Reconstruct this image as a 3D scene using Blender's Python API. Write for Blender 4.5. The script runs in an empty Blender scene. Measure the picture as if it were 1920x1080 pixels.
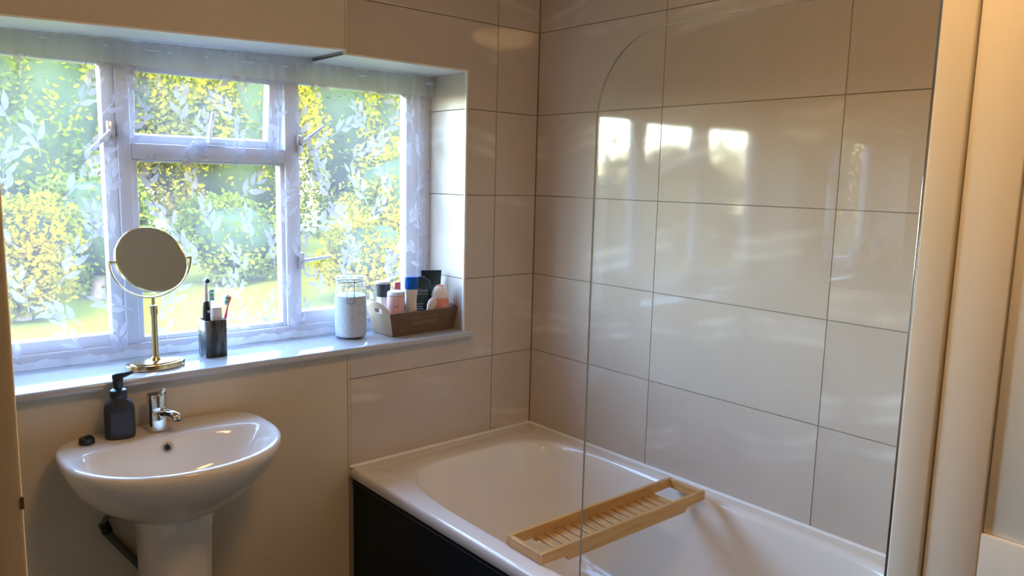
import bpy, bmesh, math, random
from mathutils import Vector, Matrix

# ------------------------------------------------------------------ camera, sky, sun, exposure
S = bpy.context.scene
COL = S.collection
R = math.radians

F_PX, YAW, PITCH, ROLL = 1434.347, .7147, -.1413, .0237
CAM = Vector((-1.9992, -2.1806, 1.5203))
fw = Vector((math.sin(YAW) * math.cos(PITCH), math.cos(YAW) * math.cos(PITCH), math.sin(PITCH)))
rt = Vector((math.cos(YAW), -math.sin(YAW), 0))
up = rt.cross(fw)
r2 = math.cos(ROLL) * rt + math.sin(ROLL) * up
u2 = -math.sin(ROLL) * rt + math.cos(ROLL) * up
cam = bpy.data.cameras.new('camera')
cam.sensor_width = 36
cam.lens = F_PX / 1920 * 36
cam.clip_start = .02
cam.clip_end = 300
camo = bpy.data.objects.new('camera', cam)
COL.objects.link(camo)
camo.matrix_world = Matrix.Translation(CAM) @ Matrix((r2, u2, -fw)).transposed().to_4x4()
S.camera = camo

W = bpy.data.worlds.new('sky')
S.world = W
W.use_nodes = True
wn = W.node_tree
sky = wn.nodes.new('ShaderNodeTexSky')
sky.sky_type = 'NISHITA'
sky.sun_disc = False
sky.sun_elevation = R(48)
sky.sun_rotation = R(200)
sky.air_density = 1.2
sky.dust_density = .4
sky.ozone_density = 3.0
hs = wn.nodes.new('ShaderNodeHueSaturation')
hs.inputs['Saturation'].default_value = 1.05
wn.links.new(sky.outputs[0], hs.inputs['Color'])
wn.links.new(hs.outputs[0], wn.nodes['Background'].inputs[0])
wn.nodes['Background'].inputs[1].default_value = 5.4

sun = bpy.data.lights.new('sun', 'SUN')
sun.energy = 9
sun.angle = R(.6)
sun.color = (1, .90, .68)
suno = bpy.data.objects.new('sun', sun)
COL.objects.link(suno)
suno.rotation_euler = Vector((.35, .62, -.75)).to_track_quat('-Z', 'Y').to_euler()

portal = bpy.data.lights.new('window_portal', 'AREA')
portal.shape = 'RECTANGLE'
portal.size, portal.size_y = 1.66, .94
portal.cycles.is_portal = True
po = bpy.data.objects.new('window_portal', portal)
COL.objects.link(po)
po.location = (-1.15, .33, 1.43)
po.rotation_euler = (R(-90), 0, 0)

S.view_settings.view_transform = 'Standard'
S.view_settings.look = 'None'
S.view_settings.gamma = 1
S.view_settings.use_curve_mapping = False
S.view_settings.exposure = 0.66
cy = S.cycles
cy.use_denoising = True
cy.max_bounces = 10
cy.diffuse_bounces = 6
cy.glossy_bounces = 5
cy.transmission_bounces = 8
cy.transparent_max_bounces = 24
cy.caustics_reflective = False
cy.caustics_refractive = False
cy.sample_clamp_indirect = 6

LAMP_POWER = 18
LAMP_COLOR = (1, .57, .22)

# ------------------------------------------------------------------ helpers
def new_obj(name, me, parent=None, loc=(0, 0, 0), rot=(0, 0, 0)):
    o = bpy.data.objects.new(name, me)
    COL.objects.link(o)
    o.location = loc
    o.rotation_euler = rot
    if parent is not None:
        o.parent = parent
    return o

def thing(name, label, cat, loc=(0, 0, 0), rz=0, group=None):
    o = new_obj(name, None, None, loc, (0, 0, rz))
    o.empty_display_size = .05
    o['label'] = label
    o['category'] = cat
    if group:
        o['group'] = group
    return o

def struct(o, label=None, cat=None):
    o['kind'] = 'structure'
    if label:
        o['label'] = label
    if cat:
        o['category'] = cat
    return o

def fin(bm, name, m, parent=None, loc=(0, 0, 0), rot=(0, 0, 0), smooth=35, recalc=True):
    if recalc:
        bmesh.ops.recalc_face_normals(bm, faces=bm.faces[:])
    if smooth:
        lim = R(smooth)
        for f in bm.faces:
            f.smooth = True
        for e in bm.edges:
            if len(e.link_faces) == 2 and e.calc_face_angle(0) > lim:
                e.smooth = False
    me = bpy.data.meshes.new(name)
    bm.to_mesh(me)
    bm.free()
    if isinstance(m, (list, tuple)):
        for x in m:
            me.materials.append(x)
    elif m is not None:
        me.materials.append(m)
    return new_obj(name, me, parent, loc, rot)

def B():
    return bmesh.new()

def box(bm, a, b, bev=0, seg=2):
    vs = [bm.verts.new((x, y, z)) for x in (a[0], b[0]) for y in (a[1], b[1]) for z in (a[2], b[2])]
    fs = [bm.faces.new([vs[i] for i in q]) for q in ((0, 1, 3, 2), (4, 6, 7, 5), (0, 4, 5, 1), (2, 3, 7, 6), (0, 2, 6, 4), (1, 5, 7, 3))]
    if bev:
        es = list({e for f in fs for e in f.edges})
        bmesh.ops.bevel(bm, geom=es, offset=bev, segments=seg, affect='EDGES', profile=.5)
    return bm

def rings(bm, rs, cap0=False, cap1=False, closed=True):
    vr = [[bm.verts.new(p) for p in r] for r in rs]
    n = len(vr[0])
    for a, b in zip(vr, vr[1:]):
        for i in range(n if closed else n - 1):
            j = (i + 1) % n
            bm.faces.new((a[i], a[j], b[j], b[i]))
    if cap0:
        bm.faces.new(vr[0][::-1])
    if cap1:
        bm.faces.new(vr[-1])
    return vr

def circ(r, z, n=32, cx=0, cy_=0, ry=None, ph=0):
    ry = r if ry is None else ry
    return [(cx + r * math.cos(2 * math.pi * i / n + ph), cy_ + ry * math.sin(2 * math.pi * i / n + ph), z) for i in range(n)]

def lathe(bm, prof, n=32, ky=1.0, cx=0, cy_=0, cap=True):
    return rings(bm, [circ(max(r, 1e-5), z, n, cx, cy_, max(r, 1e-5) * ky) for r, z in prof], cap, cap)

def supere(a, b, n, z, N=48, cx=0, cy_=0):
    o = []
    for i in range(N):
        t = 2 * math.pi * i / N
        c, s = math.cos(t), math.sin(t)
        o.append((cx + a * math.copysign(abs(c) ** (2 / n), c), cy_ + b * math.copysign(abs(s) ** (2 / n), s), z))
    return o

def tube(bm, pts, r, n=10, cap=True, up0=Vector((0, 0, 1))):
    pts = [Vector(p) for p in pts]
    rr = r if isinstance(r, (list, tuple)) else [r] * len(pts)
    out = []
    T0 = (pts[1] - pts[0]).normalized()
    nrm = T0.orthogonal().normalized()
    for i, p in enumerate(pts):
        if i == 0:
            T = T0
        elif i == len(pts) - 1:
            T = (pts[i] - pts[i - 1]).normalized()
        else:
            T = (pts[i + 1] - pts[i - 1]).normalized()
        nrm = (nrm - T * nrm.dot(T)).normalized()
        bn = T.cross(nrm)
        out.append([p + rr[i] * (math.cos(2 * math.pi * k / n) * nrm + math.sin(2 * math.pi * k / n) * bn) for k in range(n)])
    return rings(bm, out, cap, cap)

def smooth_path(pts, k=8):
    pts = [Vector(p) for p in pts]
    P = [pts[0] * 2 - pts[1]] + pts + [pts[-1] * 2 - pts[-2]]
    out = []
    for i in range(1, len(P) - 2):
        a, b, c, d = P[i - 1:i + 3]
        for s in range(k):
            t = s / k
            out.append(.5 * ((2 * b) + (c - a) * t + (2 * a - 5 * b + 4 * c - d) * t * t + (3 * b - a - 3 * c + d) * t ** 3))
    out.append(pts[-1])
    return out

def prism(bm, outer, t0, t1, holes=(), to3=lambda u, v, t: (u, t, v)):
    """a flat polygon (with holes) given thickness from t0 to t1"""
    def loop(pts, t):
        vs = [bm.verts.new(to3(u, v, t)) for u, v in pts]
        es = [bm.edges.new((vs[i], vs[(i + 1) % len(vs)])) for i in range(len(vs))]
        return vs, es
    ends = []
    for t in (t0, t1):
        loops = [loop(outer, t)] + [loop(h, t) for h in holes]
        if holes:
            bmesh.ops.triangle_fill(bm, use_beauty=True, use_dissolve=False, edges=[e for l in loops for e in l[1]])
        else:
            bm.faces.new(loops[0][0])
        ends.append(loops)
    for (a, _), (b, _) in zip(*ends):
        n = len(a)
        for i in range(n):
            j = (i + 1) % n
            bm.faces.new((a[i], a[j], b[j], b[i]))
    return bm

# ------------------------------------------------------------------ materials
def mat(name, col=(.8, .8, .8), rough=.5, metal=0, spec=.5, coat=0, trans=0, ior=1.45, emit=None, es=0, sheen=0, sss=0):
    m = bpy.data.materials.new(name)
    m.use_nodes = True
    b = m.node_tree.nodes['Principled BSDF']
    b.inputs['Base Color'].default_value = (*col, 1)
    b.inputs['Roughness'].default_value = rough
    b.inputs['Metallic'].default_value = metal
    b.inputs['Specular IOR Level'].default_value = spec
    b.inputs['Coat Weight'].default_value = coat
    b.inputs['Transmission Weight'].default_value = trans
    b.inputs['IOR'].default_value = ior
    if emit:
        b.inputs['Emission Color'].default_value = (*emit, 1)
        b.inputs['Emission Strength'].default_value = es
    return m

def nodes(m):
    nt = m.node_tree
    return nt, nt.nodes, nt.links, nt.nodes['Principled BSDF']

def vary(m, c1, c2, scale=8, detail=4, coords='Object', stretch=(1, 1, 1), lo=.35, hi=.65, bump=0, bscale=None, rand=False):
    nt, N, L, b = nodes(m)
    tc = N.new('ShaderNodeTexCoord')
    mp = N.new('ShaderNodeMapping')
    mp.inputs['Scale'].default_value = stretch
    L.new(tc.outputs[coords], mp.inputs[0])
    if rand:
        oi = N.new('ShaderNodeObjectInfo')
        ml = N.new('ShaderNodeMath'); ml.operation = 'MULTIPLY'; ml.inputs[1].default_value = 37
        L.new(oi.outputs['Random'], ml.inputs[0])
        cx = N.new('ShaderNodeCombineXYZ')
        for i in range(3):
            L.new(ml.outputs[0], cx.inputs[i])
        L.new(cx.outputs[0], mp.inputs['Location'])
    n = N.new('ShaderNodeTexNoise')
    n.inputs['Scale'].default_value = scale
    n.inputs['Detail'].default_value = detail
    L.new(mp.outputs[0], n.inputs[0])
    r = N.new('ShaderNodeValToRGB')
    r.color_ramp.elements[0].position = lo
    r.color_ramp.elements[0].color = (*c1, 1)
    r.color_ramp.elements[1].position = hi
    r.color_ramp.elements[1].color = (*c2, 1)
    L.new(n.outputs[0], r.inputs[0])
    L.new(r.outputs[0], b.inputs['Base Color'])
    if bump:
        bp = N.new('ShaderNodeBump')
        bp.inputs['Strength'].default_value = bump
        bp.inputs['Distance'].default_value = .002
        n2 = N.new('ShaderNodeTexNoise')
        n2.inputs['Scale'].default_value = bscale or scale * 6
        L.new(mp.outputs[0], n2.inputs[0])
        L.new(n2.outputs[0], bp.inputs['Height'])
        L.new(bp.outputs[0], b.inputs['Normal'])
    return m, mp, r

M = {}
M['plaster'] = vary(mat('plaster_paint', rough=.7, spec=.3), (.64, .55, .42), (.68, .59, .455), 3, bump=.06, bscale=60)[0]
M['white_paint'] = mat('white_gloss_paint', (.82, .81, .78), .35)
M['jamb'] = vary(mat('cream_wood_paint', rough=.45), (.74, .70, .62), (.78, .74, .66), 2, stretch=(8, 8, 1))[0]
M['door'] = vary(mat('door_paint', rough=.4), (.74, .70, .63), (.78, .74, .67), 2, stretch=(8, 8, 1), bump=.05, bscale=40)[0]
M['frame'] = mat('window_frame_paint', (.70, .71, .74), .35)
M['sill'] = mat('sill_gloss', (.50, .50, .51), .10, coat=.6)
M['ceramic'] = mat('ceramic', (.80, .73, .64), .1, coat=.5)
M['acrylic'] = mat('bath_acrylic', (.83, .76, .68), .16, coat=.5)
M['navy'] = mat('bath_panel_navy', (.006, .011, .016), .5, spec=.2)
M['chrome'] = mat('chrome', (.78, .78, .78), .08, 1)
M['alu'] = mat('brushed_aluminium', (.72, .70, .66), .25, 1)
M['gold'] = mat('brass', (.78, .66, .40), .16, 1)
M['mirror'] = mat('mirror_glass', (.86, .87, .85), .02, 1)
M['black'] = mat('black_plastic', (.012, .016, .020), .32)
M['blackmatt'] = mat('black_matt', (.022, .024, .026), .5)
M['grout'] = mat('grout', (.30, .26, .21), .9)
M['seal'] = mat('white_sealant', (.86, .84, .79), .4)
M['wire'] = mat('steel_wire', (.22, .22, .23), .3, 1)
M['hose'] = mat('trap_hose', (.075, .075, .055), .5)
M['white'] = mat('white_plastic', (.82, .82, .82), .3)
M['offwhite'] = mat('cream_plastic', (.78, .72, .64), .35)
M['pink'] = mat('pink_pot', (.80, .50, .50), .4)
M['pinkbrush'] = mat('coral_plastic', (.85, .16, .19), .3)
M['red'] = mat('red_plastic', (.75, .16, .12), .35)
M['blue'] = mat('blue_cap', (.0, .10, .46), .3)
M['navyp'] = mat('navy_plastic', (.01, .03, .12), .35)
M['lblue'] = mat('pale_blue', (.35, .52, .78), .35)
M['green'] = mat('green_bristle', (.12, .48, .30), .6)
M['bristle'] = mat('pale_bristle', (.75, .82, .85), .6)
M['salts'] = vary(mat('bath_salts', rough=.8), (.60, .61, .63), (.70, .70, .70), 90)[0]
M['slate'] = mat('smoke', (.05, .06, .065), .3)
M['darkteal'] = mat('dark_bottle', (.012, .028, .034), .28)
M['printgrey'] = mat('print_grey', (.42, .47, .48), .6)
M['printgold'] = mat('print_gold', (.30, .19, .09), .5, 0)
M['crate'] = vary(mat('brown_card', rough=.6), (.135, .085, .05), (.165, .105, .062), 20, stretch=(1, 1, 6))[0]
M['crate_end'] = vary(mat('tan_card', rough=.6), (.52, .35, .20), (.58, .40, .24), 20)[0]
M['floor'] = vary(mat('grey_vinyl', rough=.4), (.10, .085, .07), (.14, .12, .10), 3)[0]
M['ceil'] = mat('ceiling_cream', (.66, .60, .50), .8)
M['peach'] = mat('peach_gel', (.80, .30, .20), .3)
M['marblecup'] = vary(mat('dark_marble', rough=.18), (.022, .034, .036), (.26, .27, .25), 22, 6, stretch=(2.2, 2.2, .5), lo=.44, hi=.80)[0]
M['bamboo'] = vary(mat('bamboo', rough=.4), (.52, .275, .085), (.62, .355, .13), 9, 3, stretch=(1, 12, 12), rand=True)[0]
M['bamboo_s'] = vary(mat('bamboo_slat', rough=.4), (.52, .275, .085), (.64, .37, .14), 9, 3, stretch=(12, 1, 12), rand=True)[0]
M['lawn'] = vary(mat('grass', rough=.9, spec=.1), (.058, .060, .001), (.082, .076, .0015), 1.3, 6)[0]
M['bark'] = mat('bark', (.10, .07, .05), .9)
M['patio'] = mat('pale_patio', (.5, .47, .4), .9)

def tile_mat(name='stone_tile', rough=.055):
    m, mp, ramp = vary(mat(name, rough=rough, spec=.5, ior=1.55), (.53, .445, .365), (.59, .50, .42), 2.2, 3, rand=True, lo=.3, hi=.7)
    nt, N, L, b = nodes(m)
    # fine speckle
    sp = N.new('ShaderNodeTexNoise'); sp.inputs['Scale'].default_value = 160; sp.inputs['Detail'].default_value = 3
    L.new(mp.outputs[0], sp.inputs[0])
    sr = N.new('ShaderNodeMapRange'); sr.inputs[1].default_value = .3; sr.inputs[2].default_value = .7; sr.inputs[3].default_value = .965; sr.inputs[4].default_value = 1.03
    L.new(sp.outputs[0], sr.inputs[0])
    mul = N.new('ShaderNodeMix'); mul.data_type = 'RGBA'; mul.blend_type = 'MULTIPLY'; mul.inputs[0].default_value = 1
    L.new(ramp.outputs[0], mul.inputs[6]); L.new(sr.outputs[0], mul.inputs[7])
    # soft pale drifting veins: thin bands of a stretched distorted wave
    oi = N.new('ShaderNodeObjectInfo')
    m2 = N.new('ShaderNodeMapping'); m2.inputs['Rotation'].default_value = (R(14), R(-12), 0)
    tc = N.new('ShaderNodeTexCoord'); L.new(tc.outputs['Object'], m2.inputs[0])
    rm = N.new('ShaderNodeMath'); rm.operation = 'MULTIPLY'; rm.inputs[1].default_value = 19
    L.new(oi.outputs['Random'], rm.inputs[0])
    cx = N.new('ShaderNodeCombineXYZ'); L.new(rm.outputs[0], cx.inputs[2]); L.new(cx.outputs[0], m2.inputs['Location'])
    wv = N.new('ShaderNodeTexWave'); wv.wave_type = 'BANDS'; wv.bands_direction = 'Z'
    wv.inputs['Scale'].default_value = .72; wv.inputs['Distortion'].default_value = 2.4; wv.inputs['Detail'].default_value = 2; wv.inputs['Detail Scale'].default_value = 1.6
    L.new(m2.outputs[0], wv.inputs[0])
    vr = N.new('ShaderNodeValToRGB')
    e = vr.color_ramp.elements
    e[0].position = .0; e[0].color = (0, 0, 0, 1)
    e[1].position = .90; e[1].color = (0, 0, 0, 1)
    x = e.new(.975); x.color = (1, 1, 1, 1)
    x = e.new(1.0); x.color = (.35, .35, .35, 1)
    L.new(wv.outputs[0], vr.inputs[0])
    nm = N.new('ShaderNodeTexNoise'); nm.inputs['Scale'].default_value = 5
    L.new(mp.outputs[0], nm.inputs[0])
    nr = N.new('ShaderNodeMapRange'); nr.inputs[1].default_value = .42; nr.inputs[2].default_value = .68; nr.inputs[4].default_value = .65
    L.new(nm.outputs[0], nr.inputs[0])
    f = N.new('ShaderNodeMath'); f.operation = 'MULTIPLY'
    L.new(vr.outputs[0], f.inputs[0]); L.new(nr.outputs[0], f.inputs[1])
    mx = N.new('ShaderNodeMix'); mx.data_type = 'RGBA'
    L.new(f.outputs[0], mx.inputs[0]); L.new(mul.outputs[2], mx.inputs[6])
    mx.inputs[7].default_value = (.80, .73, .64, 1)
    L.new(mx.outputs[2], b.inputs['Base Color'])
    return m
M['tile'] = tile_mat()
M['tile_satin'] = tile_mat('stone_tile_satin', .38)

def pane_mat(name, tint=(1, 1, 1), rough=0.0, edge=False):
    """clear sheet glass: straight-through light with a Fresnel reflection"""
    m = bpy.data.materials.new(name)
    m.use_nodes = True
    N, L = m.node_tree.nodes, m.node_tree.links
    N.remove(N['Principled BSDF'])
    t = N.new('ShaderNodeBsdfTransparent'); t.inputs[0].default_value = (*tint, 1)
    g = N.new('ShaderNodeBsdfGlossy'); g.inputs['Roughness'].default_value = rough
    # Schlick's Fresnel, the same on the way in and out
    ge = N.new('ShaderNodeNewGeometry')
    dt = N.new('ShaderNodeVectorMath'); dt.operation = 'DOT_PRODUCT'
    L.new(ge.outputs['Normal'], dt.inputs[0]); L.new(ge.outputs['Incoming'], dt.inputs[1])
    ab = N.new('ShaderNodeMath'); ab.operation = 'ABSOLUTE'; L.new(dt.outputs['Value'], ab.inputs[0])
    om = N.new('ShaderNodeMath'); om.operation = 'SUBTRACT'; om.inputs[0].default_value = 1; L.new(ab.outputs[0], om.inputs[1])
    pw = N.new('ShaderNodeMath'); pw.operation = 'POWER'; L.new(om.outputs[0], pw.inputs[0]); pw.inputs[1].default_value = 5
    fr = N.new('ShaderNodeMath'); fr.operation = 'MULTIPLY_ADD'; L.new(pw.outputs[0], fr.inputs[0]); fr.inputs[1].default_value = .96; fr.inputs[2].default_value = .04
    mx = N.new('ShaderNodeMixShader')
    L.new(fr.outputs[0], mx.inputs[0]); L.new(t.outputs[0], mx.inputs[1]); L.new(g.outputs[0], mx.inputs[2])
    L.new(mx.outputs[0], N['Material Output'].inputs[0])
    return m
M['pane'] = pane_mat('window_glass')
M['screen'] = pane_mat('screen_glass', (.985, .99, .98))
M['jar'] = pane_mat('jar_glass', (.93, .95, .96))
M['screen_edge'] = mat('glass_edge', (.30, .33, .29), .2)

def cloth_mat(name, cover, trans_col=(.9, .92, .97), dcol=(.82, .82, .84)):
    m = bpy.data.materials.new(name)
    m.use_nodes = True
    N, L = m.node_tree.nodes, m.node_tree.links
    N.remove(N['Principled BSDF'])
    t = N.new('ShaderNodeBsdfTransparent')
    d = N.new('ShaderNodeBsdfDiffuse'); d.inputs[0].default_value = (*dcol, 1)
    tr = N.new('ShaderNodeBsdfTranslucent'); tr.inputs[0].default_value = (*trans_col, 1)
    a = N.new('ShaderNodeMixShader'); a.inputs[0].default_value = .55
    L.new(d.outputs[0], a.inputs[1]); L.new(tr.outputs[0], a.inputs[2])
    mx = N.new('ShaderNodeMixShader'); mx.inputs[0].default_value = cover
    L.new(t.outputs[0], mx.inputs[1]); L.new(a.outputs[0], mx.inputs[2])
    L.new(mx.outputs[0], N['Material Output'].inputs[0])
    return m
M['voile'] = cloth_mat('net_voile', .17, (.43, .355, .375), (.73, .67, .71))
M['voile2'] = cloth_mat('net_hem', .66, (.66, .63, .60), (.92, .91, .88))
M['motif'] = cloth_mat('woven_leaf', .60, (.34, .29, .335), (.75, .70, .76))

def leaf_mat(name, cols):
    m = bpy.data.materials.new(name)
    m.use_nodes = True
    N, L = m.node_tree.nodes, m.node_tree.links
    N.remove(N['Principled BSDF'])
    tc = N.new('ShaderNodeTexCoord')
    n = N.new('ShaderNodeTexNoise'); n.inputs['Scale'].default_value = .9; n.inputs['Detail'].default_value = 6; n.inputs['Roughness'].default_value = .7
    L.new(tc.outputs['Object'], n.inputs[0])
    r = N.new('ShaderNodeValToRGB')
    e = r.color_ramp.elements
    e[0].position = .3; e[0].color = (*cols[0], 1)
    e[1].position = .72; e[1].color = (*cols[-1], 1)
    for i, c in enumerate(cols[1:-1]):
        x = e.new(.3 + .42 * (i + 1) / (len(cols) - 1)); x.color = (*c, 1)
    L.new(n.outputs[0], r.inputs[0])
    d = N.new('ShaderNodeBsdfDiffuse'); tr = N.new('ShaderNodeBsdfTranslucent')
    L.new(r.outputs[0], d.inputs[0]); L.new(r.outputs[0], tr.inputs[0])
    mx = N.new('ShaderNodeMixShader'); mx.inputs[0].default_value = .4
    L.new(d.outputs[0], mx.inputs[1]); L.new(tr.outputs[0], mx.inputs[2])
    L.new(mx.outputs[0], N['Material Output'].inputs[0])
    return m
M['leaf_green'] = leaf_mat('leaves_green', [(0.0135, 0.023, 0.0043), (0.049, 0.0691, 0.0069), (0.1224, 0.1382, 0.0086), (0.2081, 0.1786, 0.0086)])
M['leaf_yellow'] = leaf_mat('leaves_yellow', [(0.0264, 0.0347, 0.0037), (0.1054, 0.0992, 0.0045), (0.1897, 0.1389, 0.003), (0.2003, 0.0942, 0.0074)])
M['leaf_mix'] = leaf_mat('leaves_mixed', [(0.0173, 0.0272, 0.0049), (0.0867, 0.0925, 0.0082), (0.2081, 0.1632, 0.0049), (0.2428, 0.1088, 0.0122)])

# ------------------------------------------------------------------ the room shell
RIM = .56            # bath rim height, also the first tile joint
CEIL = 2.45
XL, YH = -2.64, -3.5   # left wall, hall end wall
WX0, WX1 = -1.96, -.337   # window opening
SILL, HEAD = .972, 1.889
PLX = -.806          # plaster begins left of this line
def head_pl(x): return 1.902 + (x + .806) * .0355

bm = B(); box(bm, (XL - .15, YH - .1, -.1), (.15, .3, 0)); struct(fin(bm, 'floor', M['floor'], smooth=0))
bm = B(); box(bm, (XL - .15, YH - .1, CEIL), (.15, .3, CEIL + .1)); struct(fin(bm, 'ceiling', M['ceil'], smooth=0))
bm = B(); box(bm, (XL - .12, YH, 0), (XL, .3, CEIL)); struct(fin(bm, 'wall_left', M['plaster'], smooth=0))
bm = B(); box(bm, (XL, YH - .1, 0), (0, YH, CEIL)); struct(fin(bm, 'wall_hall', mat('hall_paint', (.27, .24, .19), .7), smooth=0))

# window wall: plaster part and the backing of the tiled part
bm = B()
box(bm, (XL, .002, 0), (PLX, .30, .948))
box(bm, (XL, .002, .948), (WX0, .30, CEIL))
prism(bm, [(WX0, head_pl(WX0)), (PLX, head_pl(PLX)), (PLX, CEIL), (WX0, CEIL)], .002, .30)
struct(fin(bm, 'wall_back', M['plaster'], smooth=0))
TT = .008            # tile thickness
bm = B()
box(bm, (PLX, .0035, 0), (0.0, .30, .948))
box(bm, (WX1 + .009, .0035, .948), (0.0, .30, CEIL))
box(bm, (PLX, .0035, HEAD), (WX1 + .009, .30, CEIL))
wall_bt = struct(fin(bm, 'wall_back_tiled', M['grout'], smooth=0))
bm = B(); box(bm, (.0035, YH, 0), (.12, .30, CEIL))
wall_rt = struct(fin(bm, 'wall_right', M['grout'], smooth=0))

G = .0014            # half a joint
def tile(outer, axis, parent):
    """one tile, outline in wall coordinates (u, z); axis 'y' lies on the window wall, 'x' on the long wall, 'r' in the reveal"""
    us = [p[0] for p in outer]; zs = [p[1] for p in outer]
    cu, cz = (min(us) + max(us)) / 2, (min(zs) + max(zs)) / 2
    pts = [(u - cu, z - cz) for u, z in outer]
    bm = B()
    if axis == 'y':
        prism(bm, pts, 0, TT); loc = (cu, 0, cz)
    elif axis == 'x':
        prism(bm, pts, 0, TT, to3=lambda u, v, t: (t, u, v)); loc = (0, cu, cz)
    else:
        prism(bm, pts, 0, TT, to3=lambda u, v, t: (t, u, v)); loc = (WX1, cu, cz)
    fin(bm, 'tile', M['tile_satin' if axis == 'r' else 'tile'], parent, loc, smooth=0)

def rect(a, b, c, d): return [(a + G, c + G), (b - G, c + G), (b - G, d - G), (a + G, d - G)]
rows = [RIM + .3 * k for k in range(7)]
TX = -.80
for z0 in rows:
    z1 = min(z0 + .3, CEIL)
    tile(rect(-.20, -.001, z0, z1), 'y', wall_bt)
    if z1 <= .948 or z0 >= HEAD:
        tile(rect(TX, -.20, z0, z1), 'y', wall_bt)
    elif z0 < .948:
        a = rect(TX, -.20, z0, z1)
        tile([a[0], a[1], a[2], (WX1 + .003, z1 - G), (WX1 + .003, .95), (TX + G, .95)], 'y', wall_bt)
    elif z1 > HEAD:
        a = rect(TX, -.20, z0, z1)
        tile([(WX1 + .003, z0 + G), a[1], a[2], a[3], (TX + G, HEAD + .002), (WX1 + .003, HEAD + .002)], 'y', wall_bt)
    else:
        tile(rect(WX1 + .003, -.20, z0, z1), 'y', wall_bt)
    for a, b in ((-.591, -.001), (-1.191, -.591), (-1.715, -1.191)):
        tile(rect(a, b, z0, z1), 'x', wall_rt)
for z0, z1 in ((SILL, 1.16), (1.16, 1.46), (1.46, 1.76), (1.76, HEAD)):
    tile(rect(.004, .235, z0, z1), 'r', wall_bt)

# plastered end wall behind the bath, with the tiles' white edging strips
bm = B(); box(bm, (-.775, YH, 0), (.0035, -1.7165, CEIL)); struct(fin(bm, 'wall_front', M['plaster'], smooth=0))
bm = B(); box(bm, (WX1 - .0045, -.0035, SILL), (WX1 + .003, .004, HEAD + .0)); struct(fin(bm, 'trim_1', M['white_paint'], smooth=0))
bm = B(); box(bm, (TX - .007, -.0015, RIM - .03), (TX, .02, .948), .0008, 1); struct(fin(bm, 'trim_2', M['plaster'], smooth=0))
bm = B(); box(bm, (TX - .007, -.0015, HEAD), (TX, .02, CEIL), .0008, 1); struct(fin(bm, 'trim_3', M['plaster'], smooth=0))
# white lining of the window head (tiled half, a step lower)
bm = B(); box(bm, (TX - .006, -.003, HEAD - .003), (WX1 + .002, .23, HEAD + .003)); struct(fin(bm, 'trim_4', M['white_paint'], smooth=0))
bm = B()
prism(bm, [(WX0, head_pl(WX0) - .002), (PLX, head_pl(PLX) - .002), (PLX, head_pl(PLX) + .003), (WX0, head_pl(WX0) + .003)], .0, .23)
struct(fin(bm, 'trim_5', M['white_paint'], smooth=0))

# left jamb close to the camera, and the wall it ends
bm = B(); box(bm, (XL, -1.76, 0), (-1.98, -1.64, CEIL)); struct(fin(bm, 'wall_nib', M['plaster'], smooth=0))
bm = B(); box(bm, (-1.98, -1.768, 0), (-1.9465, -1.635, CEIL), .002, 2)
j1 = struct(fin(bm, 'trim_6', M['jamb']))
bm = B(); box(bm, (-1.9478, -1.7684, 1.359), (-1.9462, -1.752, 1.365), .0002, 1)
fin(bm, 'strike_plate', mat('aged_brass', (.16, .12, .07), .5), j1)

# right jamb and the panelled door standing open beyond it
bm = B(); box(bm, (-.802, -1.766, 0), (-.765, -1.7175, CEIL), .004, 3)
struct(fin(bm, 'trim_7', M['jamb']))
door = struct(new_obj('door_1', None), 'cream panelled door standing open beside the bath screen', 'door')
DY0, DY1, DX = -2.53, -1.768, -.797
def dpart(name, y0, y1, z0, z1, x=DX, x1=-.775, bev=.0025):
    bm = B(); box(bm, (x, y0, z0), (x1, y1, z1), bev, 2)
    return fin(bm, name, M['door'], door)
dpart('stile', -1.8395, DY1, 0, 2.0)
dpart('stile', DY0, DY0 + .0715, 0, 2.0)
dpart('rail', DY0 + .0715, -1.8395, 0, .2)
dpart('rail', DY0 + .0715, -1.8395, .85, 1.03)
dpart('rail', DY0 + .0715, -1.8395, 1.9, 2.0)
dpart('door_panel', DY0 + .0715, -1.8395, .2, .85, DX + .007)
dpart('door_panel', DY0 + .0715, -1.8395, 1.03, 1.9, DX + .007)
bm = B(); lathe(bm, [(.012, 0), (.012, .02), (.024, .03), (.026, .045), (.018, .055)], 20)
fin(bm, 'door_knob', M['chrome'], door, (DX, DY0 + .04, .95), (0, R(-90), 0))

# window sill board
bm = B(); box(bm, (WX0 - .03, -.034, .9495), (-.313, .25, SILL), .0085, 4)
struct(fin(bm, 'window_sill', M['sill']))

# ------------------------------------------------------------------ window
FY = .222
win = struct(new_obj('window_1', None), 'white three-light casement window with net curtain in front', 'window')
def wbox(name, a, b, parent=win, bev=.004, m='frame'):
    bm = B(); box(bm, a, b, bev, 2)
    return fin(bm, name, M[m], parent)
def bar(name, x0, x1, z0, z1, y0=FY, y1=FY + .065, parent=win, bev=.004):
    return wbox(name, (x0, y0, z0), (x1, y1, z1), parent, bev)
WT = HEAD + .012
bar('frame_jamb', WX1 - .05, WX1 + .008, SILL, WT)
bar('frame_jamb', WX0, WX0 + .05, SILL, WT)
bar('frame_head', WX0 + .05, WX1 - .05, 1.842, WT)
bar('frame_bottom', WX0 + .05, WX1 - .05, SILL - .005, 1.012)
bar('mullion', -1.408, -1.372, 1.012, 1.842)
bar('mullion', -.908, -.868, 1.012, 1.842)
bar('transom', -1.372, -.908, 1.553, 1.598)
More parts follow.
